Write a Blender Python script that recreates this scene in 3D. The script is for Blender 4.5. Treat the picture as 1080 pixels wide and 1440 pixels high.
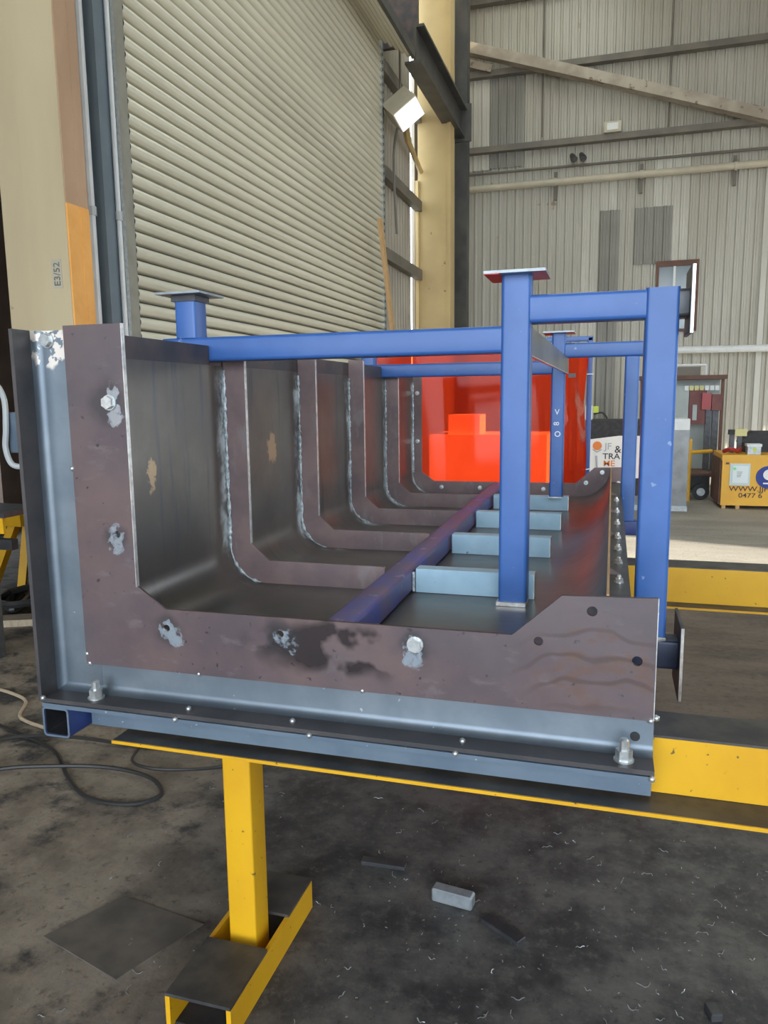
import bpy, bmesh, math, random
from mathutils import Vector, Matrix
random.seed(7)
R = math.radians
for o in list(bpy.data.objects): bpy.data.objects.remove(o)
sc = bpy.context.scene
COL = sc.collection
# ------------------------------------------------------------------ camera
F = 1070.0
vy = Vector((322, 164, F)).normalized()
vz = Vector((-90, 7000, -F)); vz = (vz - vy * vz.dot(vy)).normalized()
vx = vy.cross(vz)
if vx.x < 0: vx = -vx
cam_d = bpy.data.cameras.new('camera'); cam = bpy.data.objects.new('camera', cam_d); COL.objects.link(cam)
right = Vector((vx.x, vy.x, vz.x)); up = Vector((vx.y, vy.y, vz.y)); fwd = Vector((vx.z, vy.z, vz.z))
cam.matrix_world = Matrix(((right.x, up.x, -fwd.x, 0), (right.y, up.y, -fwd.y, 0), (right.z, up.z, -fwd.z, 1.6), (0, 0, 0, 1)))
cam_d.sensor_fit = 'HORIZONTAL'; cam_d.sensor_width = 36; cam_d.lens = F / 1080 * 36; cam_d.clip_end = 300; cam_d.clip_start = .05
sc.camera = cam
# ------------------------------------------------------------------ light
w = bpy.data.worlds.new('sky'); sc.world = w; w.use_nodes = True
bg = w.node_tree.nodes['Background']; bg.inputs[0].default_value = (.80, .90, 1.0, 1); bg.inputs[1].default_value = 5.5
sun_d = bpy.data.lights.new('sun', 'SUN'); sun_d.energy = 11; sun_d.angle = R(1); sun_d.color = (1, .93, .8)
sun = bpy.data.objects.new('sun', sun_d); COL.objects.link(sun); sun.location = (20, 7, 12)
sun.rotation_euler = Vector((-.87, .25, -.46)).to_track_quat('-Z', 'Y').to_euler()
def portal(loc, rot, sx, sy):
    d = bpy.data.lights.new('portal', 'AREA'); d.shape = 'RECTANGLE'; d.size = sx; d.size_y = sy; d.cycles.is_portal = True
    o = bpy.data.objects.new('daylight_portal', d); COL.objects.link(o); o.location = loc; o.rotation_euler = rot
portal((1.4, -8.9, 4), (R(90), 0, 0), 17, 8)
portal((9.9, 4.8, 4.1), (R(90), 0, R(90)), 2.8, 8.2)
portal((2.15, 6, 10.95), (0, 0, 0), 1.7, 12)
portal((9.9, 14.6, 2.25), (R(90), 0, R(90)), 5, 4.5)
portal((-1.4, 11.75, 10.95), (0, 0, 0), 3.0, 11.5)
vs = sc.view_settings; vs.view_transform = 'Standard'; vs.look = 'None'; vs.gamma = 1; vs.use_curve_mapping = False; vs.exposure = 0.28
sc.display_settings.display_device = 'sRGB'

# ------------------------------------------------------------------ materials
def srgb(r, g, b):
    f = lambda c: (c/255/12.92) if c/255 <= .04045 else ((c/255+.055)/1.055)**2.4
    return (f(r), f(g), f(b), 1)
class NT:
    def __init__(s, name):
        s.m = bpy.data.materials.new(name); s.m.use_nodes = True; s.t = s.m.node_tree; s.n = s.t.nodes; s.l = s.t.links
        s.p = s.n['Principled BSDF']; s.out = s.n['Material Output']
        s.geo = s.n.new('ShaderNodeNewGeometry'); s.tc = s.n.new('ShaderNodeTexCoord')
        s.pos = s.geo.outputs['Position']
    def setin(s, sock, v):
        if isinstance(v, (int, float)): sock.default_value = v
        elif isinstance(v, (tuple, list, Vector)): sock.default_value = v
        else: s.l.new(v, sock)
    def math(s, op, a, b=0., c=0.):
        n = s.n.new('ShaderNodeMath'); n.operation = op
        s.setin(n.inputs[0], a); s.setin(n.inputs[1], b); s.setin(n.inputs[2], c); return n.outputs[0]
    def vmath(s, op, a, b=(0, 0, 0)):
        n = s.n.new('ShaderNodeVectorMath'); n.operation = op; s.setin(n.inputs[0], a); s.setin(n.inputs[1], b)
        return n.outputs['Value'] if op in ('LENGTH', 'DISTANCE', 'DOT_PRODUCT') else n.outputs[0]
    def noise(s, scale=5, detail=5, rough=.55, vec=None, stretch=(1, 1, 1)):
        v = s.pos if vec is None else vec
        if stretch != (1, 1, 1): v = s.vmath('MULTIPLY', v, stretch)
        n = s.n.new('ShaderNodeTexNoise'); n.inputs['Scale'].default_value = scale; n.inputs['Detail'].default_value = detail; n.inputs['Roughness'].default_value = rough
        s.l.new(v, n.inputs['Vector']); return n.outputs['Fac']
    def ramp(s, f, a, b):
        n = s.n.new('ShaderNodeMapRange'); n.interpolation_type = 'SMOOTHSTEP'; s.setin(n.inputs[0], f)
        n.inputs[1].default_value = a; n.inputs[2].default_value = b; return n.outputs[0]
    def mix(s, f, a, b):
        n = s.n.new('ShaderNodeMix'); n.data_type = 'RGBA'; s.setin(n.inputs[0], f); s.setin(n.inputs[6], a); s.setin(n.inputs[7], b); return n.outputs[2]
    def spot(s, c, rad, soft=.4, amp=.02, nsc=25, sc3=(1, 1, 1)):
        nn = s.n.new('ShaderNodeTexNoise'); nn.inputs['Scale'].default_value = nsc; s.l.new(s.pos, nn.inputs['Vector'])
        off = s.vmath('MULTIPLY', s.vmath('SUBTRACT', nn.outputs['Color'], (.5, .5, .5)), (amp*2, amp*2, amp*2))
        d = s.vmath('MULTIPLY', s.vmath('SUBTRACT', s.vmath('ADD', s.pos, off), c), sc3)
        return s.ramp(s.vmath('LENGTH', d), rad, rad*(1-soft))
    def maxm(s, L):
        r = L[0]
        for k in L[1:]: r = s.math('MAXIMUM', r, k)
        return r
    def xyz(s):
        n = s.n.new('ShaderNodeSeparateXYZ'); s.l.new(s.pos, n.inputs[0]); return n.outputs
    def bump(s, h, strength=.2, dist=.01):
        n = s.n.new('ShaderNodeBump'); n.inputs['Strength'].default_value = strength; n.inputs['Distance'].default_value = dist
        s.l.new(h, n.inputs['Height']); s.l.new(n.outputs[0], s.p.inputs['Normal'])
    def fin(s, col, rough=.5, metal=0.):
        s.setin(s.p.inputs['Base Color'], col); s.setin(s.p.inputs['Roughness'], rough); s.setin(s.p.inputs['Metallic'], metal); return s.m
M = {}
def simple(name, c, c2=None, sc=6, rough=.5, metal=0, bump=0, chip=None, chip_t=.66, chip_s=30, stretch=(1, 1, 1)):
    t = NT(name); col = c
    if c2: col = t.mix(t.ramp(t.noise(sc, stretch=stretch), .35, .68), c, c2)
    if chip: col = t.mix(t.ramp(t.noise(chip_s, 3), chip_t, chip_t+.04), col, chip)
    if bump: t.bump(t.noise(sc*8, 4), bump, .004)
    M[name] = t.fin(col, rough, metal)
simple('blue_paint', (.036, .115, .355, 1), (.048, .137, .41, 1), 5, .36, chip=(.2, .3, .5, 1), chip_t=.71, chip_s=22, bump=.05)
simple('dark_blue_paint', (.03, .06, .22, 1), (.05, .08, .26, 1), 5, .4)
simple('floor_tube_paint', (.075, .085, .30, 1), (.13, .09, .16, 1), 5, .42, chip=(.22, .2, .3, 1), chip_t=.66, chip_s=14, bump=.1)
simple('grey_primer', (.14, .19, .25, 1), (.18, .235, .295, 1), 7, .42, .4, chip=(.38, .43, .46, 1), chip_t=.7, chip_s=40, bump=.05)
simple('pale_primer', (.36, .53, .64, 1), (.30, .46, .57, 1), 9, .45, chip=(.12, .17, .2, 1), chip_t=.72, chip_s=40)
simple('yellow_paint', (.72, .39, .010, 1), (.66, .34, .010, 1), 4, .42, chip=(.16, .10, .03, 1), chip_t=.68, chip_s=45, bump=.06)
simple('worn_steel', (.05, .05, .052, 1), (.105, .095, .085, 1), 9, .5, .3, chip=(.3, .26, .2, 1), chip_t=.74, chip_s=60, bump=.1)
simple('floor_plate_steel', (.085, .075, .065, 1), (.15, .13, .11, 1), 6, .62, 0)
simple('navy_steel', (.025, .035, .07, 1), (.04, .05, .085, 1), 8, .4, .3)
simple('bolt_zinc', (.68, .70, .70, 1), (.5, .52, .52, 1), 60, .32, .75)
simple('weld_bead', (.70, .77, .80, 1), (.28, .32, .34, 1), 60, .35, .5, bump=.5)
simple('edge_steel', (.75, .74, .72, 1), (.5, .48, .46, 1), 40, .35, .7)
simple('dark_steel', (.055, .058, .065, 1), (.09, .09, .095, 1), 14, .42, .4, bump=.05)
simple('rail_steel', (.06, .06, .07, 1), (.11, .085, .085, 1), 8, .45, .3)
simple('cream_paint', (.58, .48, .30, 1), (.49, .39, .24, 1), 1.6, .6, chip=(.3, .22, .13, 1), chip_t=.7, chip_s=8, stretch=(1, 1, .25))
simple('cream_far', (.60, .45, .21, 1), (.52, .38, .18, 1), 1.2, .6, chip=(.3, .2, .1, 1), chip_t=.72, chip_s=6)
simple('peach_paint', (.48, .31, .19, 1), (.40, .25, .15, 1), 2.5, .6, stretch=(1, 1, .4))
simple('orange_paint', (.86, .43, .11, 1), (.78, .36, .08, 1), 6, .55)
simple('door_slat', (.76, .73, .60, 1), (.68, .65, .53, 1), 1.4, .2, .15, stretch=(1, .15, 1))
simple('slat_joint', (.10, .095, .08, 1), None, 1, .6)
simple('guide_blue', (.13, .17, .20, 1), (.16, .20, .23, 1), 3, .5)
simple('galvanised', (.42, .45, .46, 1), (.30, .33, .34, 1), 30, .4, .5)
simple('guide_recess_shade', (.30, .29, .24, 1), (.24, .23, .19, 1), 5, .6)
simple('white_paint', (.74, .76, .76, 1), (.66, .68, .68, 1), 6, .45)
simple('wall_sheet', (.46, .44, .385, 1), (.40, .375, .315, 1), .7, .5, .1, stretch=(1, 1, .3), chip=(.30, .22, .14, 1), chip_t=.70, chip_s=1.6)
simple('wall_sheet_dark', (.26, .25, .225, 1), (.22, .21, .185, 1), .8, .55, .1)
simple('wall_sheet_light', (.55, .53, .47, 1), (.48, .46, .40, 1), .8, .5, .1)
simple('left_sheet', (.40, .36, .29, 1), (.34, .30, .24, 1), 1, .55, .1)
simple('girt_steel', (.13, .12, .105, 1), (.19, .165, .135, 1), 2, .6)
simple('brace_steel', (.44, .39, .32, 1), (.30, .25, .20, 1), 2, .6, stretch=(1, 1, 1), chip=(.2, .15, .11, 1), chip_t=.62, chip_s=5)
simple('pipe_cream', (.52, .47, .36, 1), (.44, .40, .31, 1), 2, .5)
simple('rust_brown', (.11, .055, .04, 1), (.16, .075, .05, 1), 6, .65)
simple('black_rubber', (.015, .015, .017, 1), (.03, .03, .032, 1), 20, .6)
simple('dark_beam', (.045, .045, .045, 1), (.08, .075, .065, 1), 2, .5)
simple('timber', (.55, .35, .17, 1), (.47, .29, .13, 1), 9, .65, stretch=(6, 1, 1))
simple('timber_pale', (.50, .40, .28, 1), (.40, .32, .22, 1), 12, .7, stretch=(1, 6, 1))
simple('crate_pale', (.85, .80, .70, 1), (.78, .72, .62, 1), 5, .6)
simple('stainless', (.20, .21, .21, 1), (.12, .125, .125, 1), 3, .35, .6)
simple('sign_white', (.82, .81, .78, 1), None, 1, .5)
simple('ink_dark', (.03, .03, .035, 1)); simple('ink_orange', (.75, .22, .04, 1)); simple('ink_brown', (.07, .03, .01, 1)); simple('ink_grey', (.42, .44, .45, 1))
simple('toolbox_yellow', (.78, .42, .03, 1), (.72, .37, .025, 1), 3, .45)
simple('sticker_blue', (.012, .035, .25, 1)); simple('paper', (.72, .78, .78, 1)); simple('sleeve', (.55, .66, .66, 1)); simple('green_dot', (.2, .75, .25, 1))
simple('red_plastic', (.35, .03, .03, 1), None, 1, .4); simple('dark_red', (.14, .03, .028, 1), (.18, .05, .04, 1), 5, .5)
simple('cabinet_grey', (.42, .47, .46, 1), (.36, .41, .40, 1), 3, .5); simple('meter_yellow', (.62, .58, .25, 1))
simple('lime', (.5, .6, .05, 1)); simple('chalk', (.7, .75, .8, 1)); simple('cap_red', (.62, .05, .04, 1), None, 1, .45)
simple('window_glass', (.22, .27, .30, 1), (.28, .33, .36, 1), .8, .12); simple('conduit_grey', (.50, .52, .52, 1), None, 1, .5)
simple('offcut_grey', (.34, .37, .39, 1), (.26, .29, .31, 1), 30, .4, .4)
simple('swarf', (.42, .43, .44, 1), (.22, .22, .22, 1), 80, .35, .6)
simple('roof_sheet', (.34, .33, .30, 1), None, 1, .7); simple('annex_brown', (.08, .05, .035, 1), (.12, .08, .055, 1), 2, .7)
simple('ground', (.50, .47, .42, 1), (.42, .40, .36, 1), .6, .8)
simple('hose_black', (.028, .027, .026, 1), None, 1, .5)
def lampmat():
    t = NT('lamp_glass'); t.p.inputs['Emission Color'].default_value = (.93, .93, 1, 1); t.p.inputs['Emission Strength'].default_value = .75
    M['lamp_glass'] = t.fin((.9, .9, .93, 1), .3)
lampmat()
def curtain():
    t = NT('red_curtain'); n = t.n
    tr = n.new('ShaderNodeBsdfTransparent'); tr.inputs[0].default_value = (1.0, .11, .03, 1)
    tl = n.new('ShaderNodeBsdfTranslucent'); tl.inputs[0].default_value = (1.0, .06, .02, 1)
    di = n.new('ShaderNodeBsdfDiffuse'); di.inputs[0].default_value = (.95, .035, .016, 1)
    gl = n.new('ShaderNodeBsdfGlossy'); gl.inputs['Roughness'].default_value = .08; gl.inputs[0].default_value = (1, .8, .78, 1)
    a = n.new('ShaderNodeMixShader'); a.inputs[0].default_value = .5; t.l.new(di.outputs[0], a.inputs[1]); t.l.new(tl.outputs[0], a.inputs[2])
    b = n.new('ShaderNodeMixShader'); b.inputs[0].default_value = .6; t.l.new(a.outputs[0], b.inputs[1]); t.l.new(tr.outputs[0], b.inputs[2])
    c = n.new('ShaderNodeMixShader'); fr = n.new('ShaderNodeFresnel'); fr.inputs[0].default_value = 1.5
    t.l.new(t.math('MULTIPLY', fr.outputs[0], .35), c.inputs[0]); t.l.new(b.outputs[0], c.inputs[1]); t.l.new(gl.outputs[0], c.inputs[2])
    t.l.new(c.outputs[0], t.out.inputs['Surface']); M['red_curtain'] = t.m
curtain()
def skylight():
    t = NT('skylight_sheet'); tr = t.n.new('ShaderNodeBsdfTransparent'); tr.inputs[0].default_value = (.66, .64, .58, 1)
    t.l.new(tr.outputs[0], t.out.inputs['Surface']); M['skylight_sheet'] = t.m
skylight()
def plate_mat():
    t = NT('mill_scale_plate')
    base = t.mix(t.ramp(t.noise(3.5, 6, .6), .3, .7), (.098, .072, .080, 1), (.165, .110, .105, 1))
    base = t.mix(t.ramp(t.noise(11, 5, .6, stretch=(1, 1, 2.5)), .56, .78), base, (.175, .14, .145, 1))
    base = t.mix(t.ramp(t.noise(42, 3), .65, .72), base, (.04, .032, .037, 1))
    base = t.mix(t.math('MULTIPLY', t.ramp(t.noise(1.3, 4), .45, .62), .45), base, (.105, .10, .115, 1))
    # rusty flow marks at the right end
    rm = t.math('MULTIPLY', t.spot((-.02, 1.74, .99), .17, .5, .05, 9, (1, .2, 1.3)), t.ramp(t.noise(13, 6, .7, stretch=(1, 1, 2)), .46, .6))
    base = t.mix(t.math('MULTIPLY', rm, .6), base, (.15, .08, .055, 1))
    X_, Y_, Z_ = t.xyz()
    ph = t.math('FRACT', t.math('MULTIPLY', t.math('ADD', Z_, t.math('MULTIPLY', t.noise(3.2, 3, .5), .22)), 17.))
    ln = t.math('MULTIPLY', t.ramp(t.math('ABSOLUTE', t.math('SUBTRACT', ph, .5)), .16, .03), t.spot((-.02, 1.74, .985), .22, .6, .04, 9, (1, .2, 1.5)))
    base = t.mix(t.math('MULTIPLY', ln, .55), base, (.07, .042, .035, 1))
    # oil stain
    om = t.math('MULTIPLY', t.spot((-.66, 1.74, .975), .30, .5, .04, 12, (1, .2, 3.4)), t.ramp(t.noise(9, 3, .5), .44, .52))
    base = t.mix(t.math('MULTIPLY', om, .85), base, (.022, .018, .020, 1))
    hal = t.maxm([t.spot((x, 1.74, z), r, .6, .02, 18, (1, .2, 1)) for x, z, r in [(-1.28, 1.597, .075), (-1.283, 1.24, .05), (-1.135, .985, .06), (-.80, .99, .06), (-.45, 1.0, .05)]])
    base = t.mix(t.math('MULTIPLY', hal, .7), base, (.04, .038, .042, 1))
    gr = t.maxm([t.spot((x, 1.74, z), r, .35, .022, 45, (1, .2, s)) for x, z, r, s in [(-1.258, 1.565, .026, .8), (-1.264, 1.625, .016, .5), (-1.281, 1.230, .024, .5), (-1.140, .985, .030, 1.), (-1.115, .968, .026, .8), (-.80, .992, .028, 1.0), (-.775, .975, .022, .8), (-.448, .978, .027, .6)]])
    gr = t.math('MULTIPLY', gr, t.ramp(t.noise(48, 4), .36, .56))
    base = t.mix(gr, base, (.46, .53, .60, 1))
    mr = t.math('MULTIPLY', gr, .35)
    ro = t.math('SUBTRACT', t.math('SUBTRACT', .48, t.math('MULTIPLY', om, .22)), mr)
    t.bump(t.noise(40, 4), .08, .003)
    M['mill_scale_plate'] = t.fin(base, ro, t.math('ADD', .25, mr))
    t = NT('mill_scale_rib')
    base = t.mix(t.ramp(t.noise(5, 6, .6), .3, .7), (.15, .11, .115, 1), (.24, .165, .155, 1))
    base = t.mix(t.ramp(t.noise(14, 5, .6, stretch=(1, 1, .4)), .56, .70), base, (.22, .185, .185, 1))
    M['mill_scale_rib'] = t.fin(base, .48, .25)
plate_mat()
RIBS = [1.74 + .6525*k for k in range(6)]
def skin_mat():
    t = NT('trough_skin_steel'); x, y, z = t.xyz()
    base = t.mix(t.ramp(t.noise(2.2, 5, .6), .35, .7), (.135, .125, .115, 1), (.20, .185, .16, 1))
    base = t.mix(t.ramp(t.noise(5, 5, .6, stretch=(1, 5, .4)), .55, .7), base, (.11, .115, .125, 1))
    # ground weld band just in front of each rib, on the left wall and bend
    fr = t.math('FRACT', t.math('DIVIDE', t.math('SUBTRACT', y, 1.746), .6525))
    band = t.ramp(t.math('ADD', fr, t.math('MULTIPLY', t.math('SUBTRACT', t.noise(16, 4), .5), .12)), .87, .96)
    band = t.math('MULTIPLY', band, t.ramp(x, -1.02, -1.2)); band = t.math('MULTIPLY', band, t.ramp(z, 1.72, 1.66)); band = t.math('MULTIPLY', band, t.ramp(y, 1.9, 2.2))
    band = t.math('MULTIPLY', band, t.ramp(t.noise(30, 5, .65, stretch=(1, 1, .6)), .36, .56))
    band = t.math('MULTIPLY', band, t.ramp(t.noise(7, 3), .36, .55))
    base = t.mix(band, base, (.55, .62, .64, 1))
    # scuff marks on floor and small tan scrapes on wall
    scr = t.maxm([t.spot((-1.285, 1.93, 1.385), .04, .3, .03, 40, (1, 1.5, .7)), t.spot((-1.285, 2.76, 1.41), .04, .3, .03, 40, (1, .9, .6))])
    base = t.mix(scr, base, (.42, .31, .20, 1))
    M['trough_skin_steel'] = t.fin(base, t.math('ADD', t.math('MULTIPLY', band, .15), t.math('ADD', .24, t.math('MULTIPLY', t.noise(4, 4), .16))), t.math('SUBTRACT', .72, t.math('MULTIPLY', band, .6)))
skin_mat()
def flange_mat():   # angle with chalk-white scrape at its top
    t = NT('angle_primer')
    base = t.mix(t.ramp(t.noise(7, 5), .35, .7), (.165, .20, .235, 1), (.215, .25, .285, 1))
    base = t.mix(t.ramp(t.noise(40, 3), .70, .74), base, (.4, .44, .46, 1))
    m = t.math('MULTIPLY', t.spot((-1.47, 1.72, 1.762), .06, .2, .035, 26, (.8, .5, .8)), t.ramp(t.noise(28, 3), .46, .5))
    base = t.mix(m, base, (.72, .66, .60, 1)); t.bump(t.noise(50, 4), .05, .003)
    M['angle_primer'] = t.fin(base, .48, .78)
flange_mat()
simple('flange_dark', (.075, .072, .075, 1), (.11, .10, .10, 1), 8, .42, .45, bump=.05)
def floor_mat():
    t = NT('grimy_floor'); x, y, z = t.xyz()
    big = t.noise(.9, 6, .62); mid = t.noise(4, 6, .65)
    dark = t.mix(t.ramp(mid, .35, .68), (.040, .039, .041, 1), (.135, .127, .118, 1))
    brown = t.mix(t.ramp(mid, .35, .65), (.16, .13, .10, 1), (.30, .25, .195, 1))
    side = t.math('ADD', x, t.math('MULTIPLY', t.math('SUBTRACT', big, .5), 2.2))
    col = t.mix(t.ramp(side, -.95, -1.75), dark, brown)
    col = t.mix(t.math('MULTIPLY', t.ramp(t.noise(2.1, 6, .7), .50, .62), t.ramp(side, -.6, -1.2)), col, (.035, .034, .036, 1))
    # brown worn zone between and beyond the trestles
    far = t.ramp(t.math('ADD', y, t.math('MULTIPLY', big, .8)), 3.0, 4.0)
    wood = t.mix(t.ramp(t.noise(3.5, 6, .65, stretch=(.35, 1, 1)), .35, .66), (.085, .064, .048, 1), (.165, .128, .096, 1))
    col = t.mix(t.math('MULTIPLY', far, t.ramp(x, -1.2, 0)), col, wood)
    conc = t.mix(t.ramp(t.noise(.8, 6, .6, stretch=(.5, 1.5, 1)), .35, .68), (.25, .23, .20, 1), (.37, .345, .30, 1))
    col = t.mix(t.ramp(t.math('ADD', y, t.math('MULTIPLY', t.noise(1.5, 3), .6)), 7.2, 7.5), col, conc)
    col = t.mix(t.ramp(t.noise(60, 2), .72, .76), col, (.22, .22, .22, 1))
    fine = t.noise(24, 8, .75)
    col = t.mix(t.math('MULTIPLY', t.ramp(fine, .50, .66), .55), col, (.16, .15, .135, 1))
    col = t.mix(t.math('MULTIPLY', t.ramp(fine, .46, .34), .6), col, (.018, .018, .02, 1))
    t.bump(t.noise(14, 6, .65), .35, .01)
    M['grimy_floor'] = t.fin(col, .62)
floor_mat()

# ------------------------------------------------------------------ mesh helpers
WL = {}
def new_bm(): return bmesh.new()
def box(bm, x0, x1, y0, y1, z0, z1):
    v = [bm.verts.new(p) for p in ((x0,y0,z0),(x1,y0,z0),(x1,y1,z0),(x0,y1,z0),(x0,y0,z1),(x1,y0,z1),(x1,y1,z1),(x0,y1,z1))]
    for f in ((3,2,1,0),(4,5,6,7),(0,1,5,4),(1,2,6,5),(2,3,7,6),(3,0,4,7)): bm.faces.new([v[i] for i in f])
    return v
def bbox(*a): bm = new_bm(); box(bm, *a); return bm
def extr(bm, prof, axis, a0, a1, cap=True):
    """prof: closed 2D list; axis x:(y,z) y:(x,z) z:(x,y)"""
    def P(p, a): return {'x': (a, p[0], p[1]), 'y': (p[0], a, p[1]), 'z': (p[0], p[1], a)}[axis]
    A = [bm.verts.new(P(p, a0)) for p in prof]; B = [bm.verts.new(P(p, a1)) for p in prof]; n = len(prof)
    for i in range(n): bm.faces.new((A[i], A[(i+1) % n], B[(i+1) % n], B[i]))
    if cap: bm.faces.new(A); bm.faces.new(B)
    return A, B
def rrect(c1, c2, w1, w2, r, seg=4):
    out = []
    for sx, sy, a in ((1, 1, 0), (-1, 1, 90), (-1, -1, 180), (1, -1, 270)):
        for k in range(seg+1):
            t = R(a + 90*k/seg); out.append((c1 + sx*(w1/2-r) + r*math.cos(t), c2 + sy*(w2/2-r) + r*math.sin(t)))
    return out
def rhs(axis, a0, a1, lo1, hi1, lo2, hi2, r=.011, wall=0, bm=None):
    bm = bm or new_bm(); c = ((lo1+hi1)/2, (lo2+hi2)/2); ww = (hi1-lo1, hi2-lo2)
    o = rrect(c[0], c[1], ww[0], ww[1], r)
    if not wall: extr(bm, o, axis, a0, a1)
    else:
        A, B = extr(bm, o, axis, a0, a1, False)
        C, D = extr(bm, rrect(c[0], c[1], ww[0]-2*wall, ww[1]-2*wall, max(r-wall, .002)), axis, a0, a1, False)
        n = len(A)
        for i in range(n):
            j = (i+1) % n; bm.faces.new((A[i], A[j], C[j], C[i])); bm.faces.new((B[i], B[j], D[j], D[i]))
    return bm
def cyl(bm, p, q, r, n=10, r2=None, cap=True):
    p, q = Vector(p), Vector(q); d = (q-p).normalized(); u = d.orthogonal().normalized(); v = d.cross(u); r2 = r if r2 is None else r2
    A = [bm.verts.new(p + (u*math.cos(2*math.pi*i/n) + v*math.sin(2*math.pi*i/n))*r) for i in range(n)]
    B = [bm.verts.new(q + (u*math.cos(2*math.pi*i/n) + v*math.sin(2*math.pi*i/n))*r2) for i in range(n)]
    for i in range(n): bm.faces.new((A[i], A[(i+1) % n], B[(i+1) % n], B[i]))
    if cap: bm.faces.new(A[::-1]); bm.faces.new(B)
def path(bm, pts, r, n=7):
    pts = [Vector(p) for p in pts]; rings = []; u = None
    for i, p in enumerate(pts):
        d = (pts[min(i+1, len(pts)-1)] - pts[max(i-1, 0)]).normalized()
        u = (u - d*u.dot(d)).normalized() if u else d.orthogonal().normalized(); v = d.cross(u)
        rr = r[i] if isinstance(r, (list, tuple)) else r
        rings.append([bm.verts.new(p + (u*math.cos(2*math.pi*k/n) + v*math.sin(2*math.pi*k/n))*rr) for k in range(n)])
    for a, b in zip(rings, rings[1:]):
        for k in range(n): bm.faces.new((a[k], a[(k+1) % n], b[(k+1) % n], b[k]))
    bm.faces.new(rings[0][::-1]); bm.faces.new(rings[-1])
def smooth_pts(P, n=8):
    P = [Vector(p) for p in P]; out = []
    for i in range(len(P)-1):
        a, b, c, d = P[max(i-1, 0)], P[i], P[i+1], P[min(i+2, len(P)-1)]
        for k in range(n):
            t = k/n; out.append(.5*((2*b) + (c-a)*t + (2*a-5*b+4*c-d)*t*t + (3*b-a-3*c+d)*t**3))
    return out + [P[-1]]
def bar(bm, p, q, w, h, upv=(0, 0, 1)):
    p, q = Vector(p), Vector(q); d = (q-p).normalized(); s = d.cross(Vector(upv)).normalized(); u = s.cross(d)
    V = []
    for c in (p, q):
        for a, b in ((-1, -1), (1, -1), (1, 1), (-1, 1)): V.append(bm.verts.new(c + s*a*w/2 + u*b*h/2))
    for f in ((0,1,2,3),(7,6,5,4),(0,4,5,1),(1,5,6,2),(2,6,7,3),(3,7,4,0)): bm.faces.new([V[i] for i in f])
def outline(prof_list, axis, a0, a1):
    """filled outline with holes -> bmesh; prof_list[0] outer, others holes. axis y: coordinates (x,z)"""
    cu = bpy.data.curves.new('tmp', 'CURVE'); cu.dimensions = '2D'; cu.fill_mode = 'BOTH'; cu.extrude = abs(a1-a0)/2
    for pr in prof_list:
        s = cu.splines.new('POLY'); s.points.add(len(pr)-1); s.use_cyclic_u = True
        for i, p in enumerate(pr): s.points[i].co = (p[0], p[1], 0, 1)
    o = bpy.data.objects.new('tmp', cu); COL.objects.link(o); dg = bpy.context.evaluated_depsgraph_get()
    me = bpy.data.meshes.new_from_object(o.evaluated_get(dg)); bm = new_bm(); bm.from_mesh(me)
    bpy.data.objects.remove(o); bpy.data.curves.remove(cu); bpy.data.meshes.remove(me)
    mid = (a0+a1)/2
    for v in bm.verts:
        x, y, z = v.co
        v.co = {'y': (x, mid+z, y), 'z': (x, y, mid+z), 'x': (mid+z, x, y)}[axis]
    bmesh.ops.remove_doubles(bm, verts=bm.verts, dist=1e-5)
    return bm
def circ(x, z, r, n=14): return [(x + r*math.cos(2*math.pi*i/n), z + r*math.sin(2*math.pi*i/n)) for i in range(n)]
def mesh(name, bm, smooth=False, ang=35):
    bmesh.ops.recalc_face_normals(bm, faces=bm.faces)
    me = bpy.data.meshes.new(name); bm.to_mesh(me); bm.free()
    if smooth:
        me.polygons.foreach_set('use_smooth', [True]*len(me.polygons))
        try: me.set_sharp_from_angle(angle=R(ang))
        except Exception: pass
    return me
def obj(name, bm, mat, parent=None, smooth=True, loc=None, rot=None, label=None, world=True):
    """bm: bmesh in world coordinates (shifted to the origin chosen) or a ready mesh with loc = its world position"""
    if isinstance(bm, bmesh.types.BMesh):
        if parent is not None: org = Vector(WL[parent.name])
        else:
            xs = [v.co for v in bm.verts]; mn = [min(c[i] for c in xs) for i in range(3)]; mx = [max(c[i] for c in xs) for i in range(3)]
            org = Vector(((mn[0]+mx[0])/2, (mn[1]+mx[1])/2, mn[2]))
        if loc is None:
            for v in bm.verts: v.co -= org
            wloc = org
        else: wloc = Vector(loc)
        me = mesh(name, bm, smooth)
    else: me = bm; wloc = Vector(loc)
    o = bpy.data.objects.new(name, me); COL.objects.link(o)
    if mat and not len(me.materials): me.materials.append(M[mat])
    o.location = wloc - (Vector(WL[parent.name]) if parent is not None else Vector((0, 0, 0)))
    if parent is not None: o.parent = parent
    if rot: o.rotation_euler = rot
    if label: o['label'] = label
    WL[o.name] = tuple(wloc); return o
def thing(name, label, cat, loc, group=None):
    o = bpy.data.objects.new(name, None); COL.objects.link(o); o.location = loc; o.empty_display_size = .1
    o['label'] = label; o['category'] = cat
    if group: o['group'] = group
    WL[o.name] = tuple(loc); return o
def tag(o, label, cat, group=None, kind=None):
    o['label'] = label; o['category'] = cat
    if group: o['group'] = group
    if kind: o['kind'] = kind
    return o
def struct(name, bm, mat, label=None, smooth=False):
    o = obj(name, bm, mat, smooth=smooth); o['kind'] = 'structure'
    if label: o['label'] = label
    return o
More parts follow.
